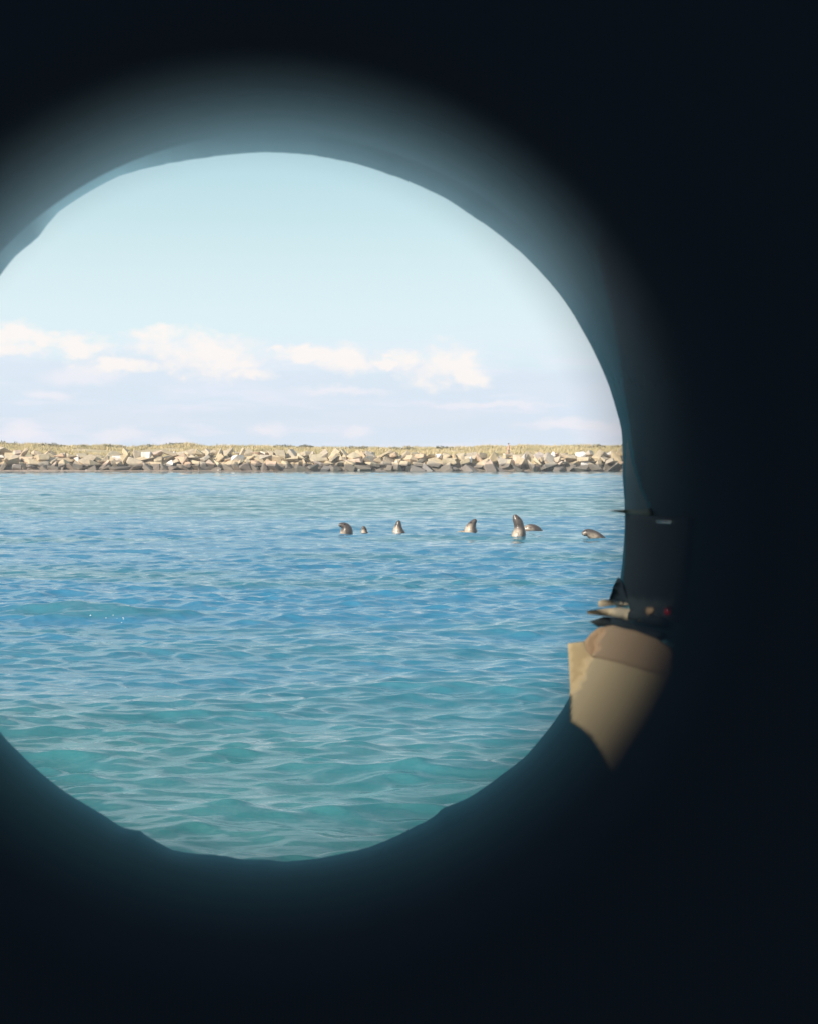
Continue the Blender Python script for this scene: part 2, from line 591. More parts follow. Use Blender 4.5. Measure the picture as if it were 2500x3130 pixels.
# rubble between the boulders
bm = bmesh.new()
NX = 260
prof = [(231.0, -0.4), (231.6, 0.35), (232.5, 0.95), (233.3, 1.35), (234.6, 1.55), (235.5, 0.9)]
pv = []
for i in range(NX):
    x = -60 + i * (100 / (NX - 1))
    f = float(jetty_top(x)) / 2.05
    pv.append([bm.verts.new((x + 10 + rr.uniform(-.15, .15), y + rr.uniform(-.15, .15) - 232, z * f + rr.uniform(-.12, .12))) for y, z in prof])
for i in range(NX - 1):
    for j in range(len(prof) - 1):
        bm.faces.new((pv[i][j], pv[i + 1][j], pv[i + 1][j + 1], pv[i][j + 1]))
core = from_bm('rubble_core', bm, ROCK_M, jet)
core['kind'] = 'stuff'

# pale stones on the strip of sand
m_pale, _, _ = mat('pale_stone', (0.75, 0.7, 0.62), 0.8, 0.2)
for px_, sz_, lab in ((1098, 0.24, 'small white stone on the sand before the middle of the boulders'),
                      (265, 0.22, 'small white stone on the sand near the left end of the shore'),
                      (668, 0.16, 'tiny white stone at the water edge below the biggest grey slab')):
    p = at_y(px_, 1438, 230.6)
    o = bpy.data.objects.new('stone', rock_meshes[3].copy())
    o.data.materials.clear(); o.data.materials.append(m_pale)
    COL.objects.link(o)
    o.location = (p.x, 230.6, 0.13); o.scale = (sz_ * 1.5, sz_, sz_)
    tag(o, lab, 'stone', 'white stones on the far sand')


# ------------------------------------------------------------------ lofted bodies
def catmull(P, n):
    out = []
    P = [np.array(p, float) for p in P]
    Q = [2 * P[0] - P[1]] + P + [2 * P[-1] - P[-2]]
    for i in range(1, len(Q) - 2):
        for k in range(n):
            t_ = k / n
            a, b_, c_, d_ = Q[i - 1], Q[i], Q[i + 1], Q[i + 2]
            out.append(0.5 * ((2 * b_) + (-a + c_) * t_ + (2 * a - 5 * b_ + 4 * c_ - d_) * t_ ** 2 + (-a + 3 * b_ - 3 * c_ + d_) * t_ ** 3))
    out.append(P[-1])
    return out


def loft(bm, stations, nseg=20, n=5):
    """stations: x, y, z, half width across, half depth; rings stand square to the path"""
    pts = catmull(stations, n)
    rings = []
    for i, p in enumerate(pts):
        a = pts[max(i - 1, 0)][:3]; c_ = pts[min(i + 1, len(pts) - 1)][:3]
        tg = Vector(c_ - a).normalized()
        side = Vector((0, 1, 0)) - tg * tg.y
        if side.length < 0.15:
            side = Vector((1, 0, 0)) - tg * tg.x
        side.normalize()
        up = tg.cross(side)
        ring = []
        for k in range(nseg):
            an_ = 2 * math.pi * k / nseg
            q = Vector(p[:3]) + side * math.cos(an_) * max(p[3], .002) + up * math.sin(an_) * max(p[4], .002)
            ring.append(bm.verts.new(q))
        rings.append(ring)
    for a, c_ in zip(rings, rings[1:]):
        for k in range(nseg):
            bm.faces.new((a[k], a[(k + 1) % nseg], c_[(k + 1) % nseg], c_[k]))
    bm.faces.new(rings[0][::-1])
    bm.faces.new(rings[-1])
    return pts


# seals
m, t, b = mat('seal_fur', (0.08, 0.065, 0.06), 0.36, 0.5)
tcs = t.nodes.new('ShaderNodeTexCoord')
oi = t.nodes.new('ShaderNodeObjectInfo')
addv = t.nodes.new('ShaderNodeVectorMath'); addv.operation = 'ADD'
t.links.new(tcs.outputs['Object'], addv.inputs[0]); t.links.new(oi.outputs['Location'], addv.inputs[1])
n = tnoise(t, addv.outputs[0], 9, 4, 0.6)
n6 = tnoise(t, addv.outputs[0], 45, 3, 0.6)
att = t.nodes.new('ShaderNodeAttribute'); att.attribute_name = 'belly_lit'
fac = M('MULTIPLY', att.outputs['Fac'], smooth(n.outputs['Fac'], 0.2, 0.55, t), tree=t)
c = mixc(fac, (0.085, 0.064, 0.055), (0.56, 0.44, 0.33), t)
c = mixc(M('MULTIPLY', smooth(n6.outputs['Fac'], 0.55, 0.7, t), 0.5, tree=t), c, (0.06, 0.05, 0.045), t)
t.links.new(c, b.inputs['Base Color'])
b.inputs['Coat Weight'].default_value = 0.2
b.inputs['Coat Roughness'].default_value = 0.2
bump(t, b, n6.outputs['Fac'], 0.3, 0.01)
SEAL_M = m
EYE_M, _, _ = mat('seal_eye', (0.01, 0.008, 0.007), 0.1, 0.8)
NOSE_M, _, _ = mat('seal_nose', (0.02, 0.017, 0.016), 0.3, 0.5)
WHISK_M, _, _ = mat('seal_whisker', (0.5, 0.45, 0.38), 0.5, 0.5)


def blob(bm, c, r, seg=10):
    bmesh.ops.create_uvsphere(bm, u_segments=seg, v_segments=seg - 2, radius=1.0, matrix=Matrix.Translation(c) @ Matrix.Diagonal((r[0], r[1], r[2], 1)))


def seal(px, py, stations, label, nose_i=-1, belly_lit_side=(-0.5, -0.7, 0.1), belly_lit_top=0.30, extra=None, eyes=True):
    """stations in metres on a local x (right), y (away), z (up) frame standing at the water line"""
    p = on_water(px, py)
    root = empty('seal', (p.x, p.y, 0))
    root.scale = (1.2, 1.2, 1.06)
    tag(root, label, 'seal', 'seals bobbing in the water')
    bm = bmesh.new()
    loft(bm, stations, 22, 6)
    if extra:
        for st_ in extra:
            loft(bm, st_, 12, 4)
    bmesh.ops.remove_doubles(bm, verts=bm.verts, dist=0.0015)
    bmesh.ops.recalc_face_normals(bm, faces=bm.faces)
    body = from_bm('body', bm, SEAL_M, root, True)
    me = body.data
    at = me.attributes.new('belly_lit', 'FLOAT', 'POINT')
    bs = Vector(belly_lit_side).normalized()
    vals = []
    for v in me.vertices:
        f = max(0.0, min(1.0, v.normal.dot(bs) * 2.6 - 1.3)) * max(0.0, min(1.0, (belly_lit_top - v.co.z) / 0.12 + 0.4))  # pale fur and sunlit left front, both painted into the colour
        vals.append(f)
    at.data.foreach_set('value', vals)
    mod = body.modifiers.new('sub', 'SUBSURF'); mod.levels = mod.render_levels = 1
    if eyes:
        a = Vector(stations[-1][:3]); h = Vector(stations[-3][:3])
        dirv = (a - h).normalized()
        side = Vector((0, 1, 0)) - dirv * dirv.y
        if side.length < 0.2: side = Vector((1, 0, 0))
        side.normalize()
        upv = side.cross(dirv).normalized()
        if upv.z < 0: upv = -upv
        w_ = stations[-3][3]; dp = stations[-3][4]
        for s_ in (-1, 1):
            bm = bmesh.new()
            c_ = h + dirv * 0.02 + side * s_ * w_ * 0.80 + upv * dp * 0.55
            blob(bm, c_, (0.017, 0.017, 0.017))
            from_bm('eye', bm, EYE_M, root, True)
        bm = bmesh.new()
        blob(bm, a - dirv * 0.006, (0.021, 0.021, 0.017))
        from_bm('nose', bm, NOSE_M, root, True)
        bm = bmesh.new()
        for s_ in (-1, 1):
            for k in range(5):
                b0 = a - dirv * 0.03 + side * s_ * 0.028 - upv * (0.006 * k - .01)
                b1 = b0 + side * s_ * 0.07 - upv * (0.014 * k - 0.01) + dirv * 0.015
                q = upv * 0.0012
                vv = [bm.verts.new(x_) for x_ in (b0 - q, b0 + q, b1)]
                bm.faces.new(vv)
        wh = from_bm('whiskers', bm, WHISK_M, root)
    return root


# px/m at the seals is about 98
seal(1056, 1636, [(0.05, .15, -.45, .20, .20), (0.03, .04, -.05, .195, .18), (0.035, .0, .10, .18, .17), (0.025, -.01, .20, .16, .155),
                  (-.02, -.03, .275, .125, .115), (-.10, -.05, .305, .085, .075), (-.16, -.06, .295, .058, .052)],
     'dark headed seal at the left end of the row, snout turned left over pale chest', belly_lit_side=(-1, -.6, -.1), belly_lit_top=0.15)
seal(1114, 1633, [(0.05, .10, -.35, .14, .13), (0.015, .02, -.03, .12, .11), (0.0, .0, .08, .085, .085), (-.005, -.01, .15, .068, .072),
                  (-.015, -.03, .205, .056, .054), (-.02, -.04, .24, .038, .036)],
     'smallest seal of the row, only its short upturned head above water', belly_lit_top=0.15)
seal(1218, 1630, [(0.04, .15, -.45, .24, .22), (0.01, .03, -.04, .215, .19), (-.005, .0, .08, .165, .15), (-.01, -.01, .18, .118, .115),
                  (0.0, -.02, .27, .088, .085), (.008, -.03, .335, .066, .062), (.012, -.035, .385, .045, .042)],
     'seal with wide neck and snout pointed straight up, third from the left', belly_lit_top=0.2)
seal(1441, 1634, [(-.02, .15, -.45, .22, .21), (-.02, .04, -.05, .215, .19), (-.03, .0, .10, .205, .18), (-.02, -.01, .22, .175, .15),
                  (.02, -.03, .33, .112, .105), (.07, -.05, .41, .072, .068), (.10, -.06, .46, .048, .045)],
     'seal leaning right with spotted pale chest and a flipper showing on its left', belly_lit_top=0.3,
     extra=[[(-.15, .02, .06, .05, .045), (-.24, .03, .095, .045, .028), (-.33, .04, .09, .03, .015), (-.40, .05, .07, .012, .006)]])
seal(1582, 1648, [(0.0, .15, -.5, .24, .22), (0.0, .03, -.06, .245, .20), (0.01, .0, .08, .225, .19), (0.035, -.01, .22, .185, .165),
                  (0.03, -.01, .36, .135, .13), (0.005, -.02, .48, .13, .125), (-.04, -.03, .58, .105, .105), (-.07, -.035, .655, .07, .07), (-.08, -.04, .70, .048, .048)],
     'tallest seal, stretched upright out of the water with bright pale throat', belly_lit_side=(-.6, -1, 0), belly_lit_top=0.30)
seal(1622, 1625, [(.32, .20, -.30, .18, .18), (.20, .05, -.02, .16, .14), (.09, .0, .07, .165, .15), (-.02, -.02, .10, .155, .14),
                  (-.12, -.03, .085, .125, .115), (-.19, -.04, .07, .085, .075), (-.225, -.04, .06, .05, .048)],
     'brown seal with rounded back lying low just right of the tallest seal', belly_lit_side=(-.9, -.8, .1), belly_lit_top=0.3)
seal(1810, 1652, [(.46, .20, -.35, .17, .18), (.22, .06, -.03, .165, .16), (.09, .0, .10, .155, .15), (-.03, -.02, .18, .135, .135),
                  (-.13, -.03, .22, .115, .11), (-.20, -.04, .20, .085, .085), (-.25, -.045, .17, .058, .056)],
     'dark seal alone at far right of the water, its back sloping right', belly_lit_side=(-.6, -1, .3), belly_lit_top=0.2)

# spray from the little breaking crest
bm = bmesh.new()
sr = random.Random(2)
for (px_, py_) in ((352, 1888), (372, 1887), (345, 1880), (278, 1882), (366, 1903), (331, 1892), (380, 1890)):
    for k in range(1):
        p = on_water(px_ + sr.uniform(-7, 7), py_ + sr.uniform(-3, 3), 0.16)
        blob(bm, p, (0.016 * sr.uniform(.3, 1), 0.012, 0.007 * sr.uniform(.6, 1.3)), 6)
m, _, _ = mat('water_spray', (0.85, 0.88, 0.88), 0.3)
sp_ = from_bm('water_spray', bm, m, None, True)
tag(sp_, 'white flecks of spray on the crest of the green wave at left', 'spray', kind='stuff')

# ------------------------------------------------------------------ person on the boulders
foot = at_y(1553, 1399, 234.3)
SKIN_M, _, _ = mat('skin', (0.62, 0.36, 0.27), 0.5)
SHORT_M, _, _ = mat('shorts_cloth', (0.50, 0.40, 0.33), 0.9)
HAIR_M, _, _ = mat('hair', (0.10, 0.07, 0.05), 0.6)
pr = empty('person', (foot.x, 234.3, foot.z))
tag(pr, 'shirtless person in pale shorts walking along the top of the boulders', 'person')


def skin_mesh(name, verts, edges, radii, m_, parent, sub=2):
    me = bpy.data.meshes.new(name)
    me.from_pydata(verts, edges, [])
    o = link(name, me, m_, parent)
    o.modifiers.new('skin', 'SKIN').use_smooth_shade = True
    me.skin_vertices.new() if not me.skin_vertices else None
    for i, r in enumerate(radii):
        me.skin_vertices[0].data[i].radius = (r, r) if isinstance(r, float) else r
    me.skin_vertices[0].data[0].use_root = True
    sm = o.modifiers.new('sub', 'SUBSURF'); sm.levels = sm.render_levels = sub
    return o


v = [(0, 0, .93), (0, 0, 1.12), (0, -.01, 1.32), (0, -.01, 1.44), (0, -.02, 1.52), (-.01, -.02, 1.60), (-.01, -.02, 1.68),
     (.0, -.17, 1.40), (.04, -.22, 1.14), (-.06, -.22, .92), (-.09, -.21, .84),
     (.0, .17, 1.40), (-.07, .22, 1.15), (-.19, .2, .98), (-.24, .19, .91),
     (-.02, -.09, .88), (-.15, -.10, .50), (-.20, -.10, .08), (-.30, -.11, .04),
     (.03, .09, .88), (.10, .10, .48), (.27, .10, .12), (.20, .10, .04)]
e = [(0, 1), (1, 2), (2, 3), (3, 4), (4, 5), (5, 6), (3, 7), (7, 8), (8, 9), (9, 10), (3, 11), (11, 12), (12, 13), (13, 14),
     (0, 15), (15, 16), (16, 17), (17, 18), (0, 19), (19, 20), (20, 21), (21, 22)]
rad = [(.13, .10), (.12, .09), (.15, .10), (.13, .09), .055, .085, .075, .055, .045, .035, .04, .055, .045, .035, .04,
       .085, .058, .04, .035, .085, .058, .04, .035]
skin_mesh('body', v, e, rad, SKIN_M, pr)
v = [(0, 0, .96), (-.02, -.095, .86), (-.10, -.10, .62), (.03, .095, .86), (.08, .10, .60)]
skin_mesh('shorts', v, [(0, 1), (1, 2), (0, 3), (3, 4)], [(.145, .12), .105, .095, .105, .095], SHORT_M, pr)
bm = bmesh.new()
blob(bm, Vector((.005, -.02, 1.675)), (.095, .09, .085))
from_bm('hair', bm, HAIR_M, pr, True)

# ------------------------------------------------------------------ the viewing telescope round the lens
def rot_to(px, py):
    dvec = ray(px, py).normalized()
    up = Vector((0, 0, 1))
    x_ = dvec.cross(up).normalized()
    y_ = x_.cross(dvec).normalized()
    return Matrix((x_, y_, -dvec)).transposed()        # local x right, y up, -z forward


CX, CY = 850, 1545
AX = rot_to(CX, CY)
scope = empty('viewing_telescope', (0, 0, H))
scope.rotation_euler = AX.to_euler()
tag(scope, 'dark viewing telescope whose round barrel surrounds the whole view', 'telescope')
ZE, ZR = 0.60, 0.1075
SL = 0.15


def wall_r(z):
    return ZR - SL * (ZE - z)


# measured unevenness of the front rim: photo pixel, seen round the opening
rim = [(380, 545), (300, 553), (250, 590), (130, 735), (60, 790), (0, 865), (560, 500), (700, 478), (900, 475), (1151, 520), (1325, 588), (1453, 667), (1604, 779), (1725, 915), (1785, 1013), (1868, 1187), (1902, 1308),
       (1905, 1450), (1906, 1700), (1860, 1950), (1745, 2130), (1600, 2320), (1450, 2430), (1350, 2470), (1300, 2512), (1150, 2580), (900, 2628), (650, 2605),
       (530, 2590), (450, 2545), (430, 2528), (380, 2520), (300, 2470), (180, 2390), (0, 2210), (-150, 1900), (-220, 1545), (-150, 1180)]
ra = sorted((math.atan2(-(y - CY), x - CX), math.hypot(x - CX, y - CY)) for x, y in rim)
raa = np.array([a for a, _ in ra]); rav = np.array([r_ for _, r_ in ra])
raa = np.concatenate([[raa[-1] - 2 * math.pi], raa, [raa[0] + 2 * math.pi]]); rav = np.concatenate([[rav[-1]], rav, [rav[0]]])
NA = 720
angs = np.linspace(-math.pi, math.pi, NA, endpoint=False)
rr2 = np.random.default_rng(9)
jit = np.zeros(NA)
for k in range(10, 160):
    jit += rr2.normal() * 5.0 / k ** 0.85 * np.cos(k * angs + rr2.random() * 6.28) * (1 if k < 60 else .6)
jit *= 0.95 * (0.4 + 0.6 * np.cos(angs + 1.2) ** 2)
front = (np.interp(angs, raa, rav) + jit) / F * ZE
front = np.minimum(front, ZR * 1.03)


def ring_mesh(name, profile, parent, m_, closed=True, smooth_=True, nseg=NA, centre=(0, 0)):
    """profile: list of (z, radius or array of radii)"""
    a_ = np.linspace(-math.pi, math.pi, nseg, endpoint=False)
    V = []
    for z, r_ in profile:
        r_ = np.broadcast_to(np.asarray(r_, float), (nseg,))
        V.append(np.stack([r_ * np.cos(a_) + centre[0], r_ * np.sin(a_) + centre[1], np.full(nseg, -z)], -1))
    n_ = len(profile)
    V = np.concatenate(V)
    fs = []
    i = np.arange(nseg); j = (i + 1) % nseg
    for k in range(n_ if closed else n_ - 1):
        k2 = (k + 1) % n_
        fs.append(np.stack([k * nseg + i, k * nseg + j, k2 * nseg + j, k2 * nseg + i], -1))
    return link(name, mesh_np(name, V, np.concatenate(fs), smooth_), m_, parent)


m, t, b = mat('barrel_lining', (0.030, 0.045, 0.055), 0.2, 0.5)
tcs = t.nodes.new('ShaderNodeTexCoord')
sp4 = t.nodes.new('ShaderNodeSeparateXYZ'); t.links.new(tcs.outputs['Object'], sp4.inputs[0])
low_ = smooth(M('DIVIDE', sp4.outputs[1], M('MULTIPLY', sp4.outputs[2], -0.2, tree=t), tree=t), 0.75, -0.1, t)   # dim water reflection painted into the lower half: teal, less gloss
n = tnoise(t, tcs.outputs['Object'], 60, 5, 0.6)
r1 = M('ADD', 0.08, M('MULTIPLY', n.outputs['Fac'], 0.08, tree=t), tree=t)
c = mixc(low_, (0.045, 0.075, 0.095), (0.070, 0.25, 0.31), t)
n = tnoise(t, tcs.outputs['Object'], 900, 2, 0.5)
bmp = bump(t, b, n.outputs['Fac'], 0.2, 0.0004)
df = t.nodes.new('ShaderNodeBsdfDiffuse'); t.links.new(c, df.inputs['Color']); t.links.new(bmp.outputs[0], df.inputs['Normal'])
gl = t.nodes.new('ShaderNodeBsdfGlossy'); gl.inputs['Color'].default_value = (0.62, 0.90, 1.0, 1)
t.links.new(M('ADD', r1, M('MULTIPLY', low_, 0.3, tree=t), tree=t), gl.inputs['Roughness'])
t.links.new(bmp.outputs[0], gl.inputs['Normal'])
fr = t.nodes.new('ShaderNodeFresnel'); fr.inputs['IOR'].default_value = 1.010
mx = t.nodes.new('ShaderNodeMixShader')
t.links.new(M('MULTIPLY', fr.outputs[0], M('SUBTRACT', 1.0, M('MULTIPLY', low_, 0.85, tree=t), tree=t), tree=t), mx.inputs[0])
t.links.new(df.outputs[0], mx.inputs[1]); t.links.new(gl.outputs[0], mx.inputs[2])
t.links.new(mx.outputs[0], [x for x in t.nodes if x.type == 'OUTPUT_MATERIAL'][0].inputs[0])
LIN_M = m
m, t, b = mat('black_rubber', (0.07, 0.10, 0.14), 0.8, 0.2)
RUB_M = m
m, t, b = mat('grey_enamel', (0.10, 0.12, 0.13), 0.4, 0.5)
tcs = t.nodes.new('ShaderNodeTexCoord')
n = tnoise(t, tcs.outputs['Object'], 14, 6, 0.65)
c = mixc(smooth(n.outputs['Fac'], 0.52, 0.7, t), (0.09, 0.115, 0.125), (0.20, 0.19, 0.17), t)
t.links.new(c, b.inputs['Base Color'])
SHELL_M = m

# outlines of the lens reflection, modelled as pieces on the right barrel wall
REFL_TAN = [(1738, 1972), (1790, 1966), (1812, 2003), (1900, 2022), (1990, 2052), (2052, 2066), (2046, 2110), (2010, 2190), (1960, 2260), (1900, 2335),
        (1872, 2368), (1857, 2352), (1838, 2310), (1812, 2268), (1780, 2236), (1746, 2214), (1744, 2100)]
REFL_TOP = [(1790, 1964), (1812, 1940), (1832, 1924), (1880, 1917), (1915, 1928), (1950, 1934), (2010, 1958), (2050, 1985), (2068, 2010), (2056, 2074),
        (1990, 2062), (1900, 2034), (1812, 2014), (1796, 1996)]
STRIP_A = [(1833, 1842), (1850, 1837), (1880, 1839), (1928, 1852), (1880, 1856), (1834, 1860)]
STRIP_B = [(1797, 1872), (1840, 1866), (1900, 1862), (1935, 1868), (1926, 1902), (1890, 1892), (1850, 1888), (1800, 1882)]
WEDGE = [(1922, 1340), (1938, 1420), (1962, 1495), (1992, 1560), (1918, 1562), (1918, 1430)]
REFL_BAR_CUT = [(1904, 1556), (1990, 1556), (1996, 1582), (1904, 1578)]
REFL_BAR = [(1860, 1562), (1910, 1560), (1975, 1562), (1990, 1556), (1998, 1574), (1990, 1578), (1920, 1572)]


def in_poly(P, x, y):
    c_ = np.zeros(x.shape, bool)
    n_ = len(P)
    for i in range(n_):
        (x1, y1), (x2, y2) = P[i], P[(i + 1) % n_]
        if y1 == y2:
            continue
        c_ ^= ((y1 > y) != (y2 > y)) & (x < (x2 - x1) * (y - y1) / (y2 - y1) + x1)
    return c_


ths = np.linspace(0.305, 0.1815, 96)                       # wall rings, by the angle they are seen at
zs_ = (ZR - SL * ZE) / (ths - SL)
zs_ = zs_[zs_ < 0.57]
prof_ = [(0.0135, 0.0185), (0.05, wall_r(.05)), (0.10, wall_r(.10))] + [(z, wall_r(z)) for z in zs_ if .105 < z < .44] + [(z, wall_r(z) + (front - ZR) * (z - .45) / .149) for z in np.arange(.45, .596, .0075)] + [(.5990, front + .0002),
         (.5990, .1205), (.52, .1185), (.50, .105), (.36, .088), (.34, .076), (.10, .062), (.04, .060), (.0135, .050)]
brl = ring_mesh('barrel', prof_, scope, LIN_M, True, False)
bm = bmesh.new(); bm.from_mesh(brl.data)
cs_ = [f.calc_center_median() for f in bm.faces]
fx = np.array([c_.x / -c_.z * F + CX for c_ in cs_]); fy = np.array([CY - c_.y / -c_.z * F for c_ in cs_])
rad_ = np.array([math.hypot(c_.x, c_.y) for c_ in cs_]); zz_ = np.array([-c_.z for c_ in cs_])
an_ = np.array([math.degrees(math.atan2(c_.y, c_.x)) for c_ in cs_])
inner = rad_ < np.array([wall_r(z) for z in zz_]) + .003
# opening added in the left of the barrel, unseen, to sunlight the reflected shapes
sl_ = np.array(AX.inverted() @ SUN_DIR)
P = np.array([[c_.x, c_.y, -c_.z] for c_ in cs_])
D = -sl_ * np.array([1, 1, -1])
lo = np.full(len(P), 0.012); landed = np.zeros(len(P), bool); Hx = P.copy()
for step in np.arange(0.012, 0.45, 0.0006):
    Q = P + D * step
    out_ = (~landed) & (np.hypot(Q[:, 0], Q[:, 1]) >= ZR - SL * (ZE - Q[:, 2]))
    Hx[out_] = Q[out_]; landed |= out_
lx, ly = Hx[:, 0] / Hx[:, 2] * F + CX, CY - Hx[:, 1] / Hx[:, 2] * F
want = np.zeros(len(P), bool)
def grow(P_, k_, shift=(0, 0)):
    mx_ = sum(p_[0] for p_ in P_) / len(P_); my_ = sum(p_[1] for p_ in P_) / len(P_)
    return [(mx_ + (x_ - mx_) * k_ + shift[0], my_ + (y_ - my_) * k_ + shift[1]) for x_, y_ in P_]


for PP in (grow(REFL_TAN, 1.07, (24, -4)), grow(REFL_TOP, 1.06, (8, 0)), STRIP_A, STRIP_B, [(1925, 1840), (2078, 1850), (2078, 1905), (1925, 1900)]):
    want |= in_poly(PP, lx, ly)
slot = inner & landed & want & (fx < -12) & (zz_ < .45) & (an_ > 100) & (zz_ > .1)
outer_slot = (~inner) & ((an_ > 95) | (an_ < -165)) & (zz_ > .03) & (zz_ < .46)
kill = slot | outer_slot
# dark area and paler wedge of the reflection, painted into the lining materials
REFL_DARK = [(1822, 740), (1845, 830), (1874, 950), (1903, 1120), (1930, 1290), (1948, 1420), (1970, 1495), (1998, 1560), (2000, 1582), (2240, 1590), (2240, 1400), (2190, 1180), (2090, 950), (1960, 780), (1860, 700)]
for mname, g_, df_ in (('reflected_dark', (0.55, 0.66, 0.72, 1), (.10, .125, .14, 1)), ('reflected_wedge', (1.0, 1.0, 1.0, 1), (.20, .26, .28, 1))):
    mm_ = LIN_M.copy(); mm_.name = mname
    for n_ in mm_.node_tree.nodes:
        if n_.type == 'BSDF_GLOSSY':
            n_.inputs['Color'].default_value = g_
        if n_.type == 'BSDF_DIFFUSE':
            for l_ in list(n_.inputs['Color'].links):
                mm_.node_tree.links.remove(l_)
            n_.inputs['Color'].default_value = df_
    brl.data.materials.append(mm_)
in_dark, in_wedge = in_poly(REFL_DARK, fx, fy), in_poly(WEDGE, fx, fy)
for f_, q_, d_, w_ in zip(bm.faces, inner, in_dark, in_wedge):
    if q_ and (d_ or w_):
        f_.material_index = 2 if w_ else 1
bmesh.ops.delete(bm, geom=[f for f, k_ in zip(list(bm.faces), kill) if k_], context='FACES')
bm.to_mesh(brl.data); bm.free()
ring_mesh('front_rim', [(.5995, front + .0010), (.6015, front + .0016), (.6035, front + .0024), (.6035, .1235), (.5995, .1235)], scope, SHELL_M, True, False)
hc = ((800 - CX) / F * .012, -(1512 - CY) / F * .012)
HR = 1192 / F * .012
ring_mesh('eyepiece_ring', [(.0121, HR), (.0126, HR * 1.04), (.0133, .0170), (.0133, .049), (.0118, .049), (.0118, HR * 1.12)], scope, RUB_M, True, False, 240, hc)
ring_mesh('shade_disc', [(-.0035, .0001), (-.0035, .046), (-.0075, .046), (-.0075, .0001)], scope, RUB_M, True, False, 96)  # unseen disc added behind the lens to shade the eyepiece
for k in range(3):
    a_ = k * 2.094 + 1.57
    bm = bmesh.new()
    bmesh.ops.create_cone(bm, cap_ends=True, segments=10, radius1=.0018, radius2=.0018, depth=.0150,
                          matrix=Matrix.Translation((.042 * math.cos(a_), .042 * math.sin(a_), -.00405)))
    from_bm('strut', bm, SHELL_M, scope)
ring_mesh('focus_knob', [(.0, .018), (.018, .018), (.022, .014), (.022, .0001), (0, .0001)], scope, RUB_M, True, False, 40).location = (0.0, 0.062, -0.16)
bpy.data.objects['focus_knob'].rotation_euler = (math.pi / 2, 0, 0)

# yoke and pedestal under the barrel (pure z down in world, built as parts)
def bar(bm, a, b_, r0, r1, nseg=20):
    a, b_ = Vector(a), Vector(b_)
    q = (b_ - a).to_track_quat('Z', 'Y').to_matrix().to_4x4()
    bmesh.ops.create_cone(bm, cap_ends=True, segments=nseg, radius1=r0, radius2=r1, depth=(b_ - a).length,
                          matrix=Matrix.Translation((a + b_) / 2) @ q)


inv = scope.rotation_euler.to_matrix().inverted()


def wl(v):
    return inv @ (Vector(v) - Vector((0, 0, H)))


pc = Vector((0, 0, H)) + AX @ Vector((0, 0, -.22))
bm = bmesh.new()
bar(bm, wl((pc.x, pc.y, pc.z - .066)), wl((pc.x, pc.y, pc.z - .22)), .03, .045)
from_bm('yoke', bm, SHELL_M, scope)
bm = bmesh.new()
bar(bm, wl((pc.x, pc.y, pc.z - .221)), wl((pc.x, pc.y, 1.265)), .05, .065, 28)
from_bm('pedestal', bm, SHELL_M, scope)
bm = bmesh.new()
bar(bm, wl((pc.x, pc.y, 1.264)), wl((pc.x, pc.y, 1.235)), .15, .17, 32)
from_bm('base_plate', bm, SHELL_M, scope)

# pier the telescope stands on (out of frame)
m, t, b = mat('weathered_plank', (0.26, 0.22, 0.18), 0.85, 0.2)
tcs = t.nodes.new('ShaderNodeTexCoord')
n = tnoise(t, tcs.outputs['Object'], 3, 5, 0.6, (1, 14, 1))
c = mixc(n.outputs['Fac'], (0.18, 0.15, 0.12), (0.36, 0.31, 0.26), t)
t.links.new(c, b.inputs['Base Color'])
pier = empty('pier', (0, -1.6, 1.2))
tag(pier, kind='structure')
bm = bmesh.new()
bmesh.ops.create_cube(bm, size=1.0, matrix=Matrix.Diagonal((4.0, 0.14, 0.045, 1)))
bmesh.ops.bevel(bm, geom=list(bm.edges), offset=0.006, segments=1, affect='EDGES')
pm = bpy.data.meshes.new('plank'); bm.to_mesh(pm); bm.free(); pm.materials.append(m)
for i in range(27):
    o = bpy.data.objects.new('plank', pm)
    COL.objects.link(o); o.parent = pier
    o.location = (0, -1.75 + i * 0.15, 0.012)
for sx_ in (-1.6, 1.6):
    bm = bmesh.new()
    for yy_ in (-1.4, 1.9):
        bar(bm, (sx_, yy_, -.012), (sx_, yy_, -3.0), .13, .14)
    from_bm('piling', bm, m, pier)

# ------------------------------------------------------------------ sea air
bm = bmesh.new()
bmesh.ops.create_cube(bm, size=1.0, matrix=Matrix.Translation((0, 60, 3.2)) @ Matrix.Diagonal((900, 620, 10.4, 1)))
mh = bpy.data.materials.new('sea_air'); mh.use_nodes = True
mh.node_tree.nodes.clear()
vo = mh.node_tree.nodes.new('ShaderNodeOutputMaterial'); vp = mh.node_tree.nodes.new('ShaderNodeVolumePrincipled')
vp.inputs['Color'].default_value = (0.93, 0.96, 1.0, 1)
vp.inputs['Density'].default_value = 0.0005
vp.inputs['Anisotropy'].default_value = 0.0
mh.node_tree.links.new(vp.outputs[0], vo.inputs['Volume'])
hz_ = from_bm('haze', bm, mh)
tag(hz_, kind='stuff')

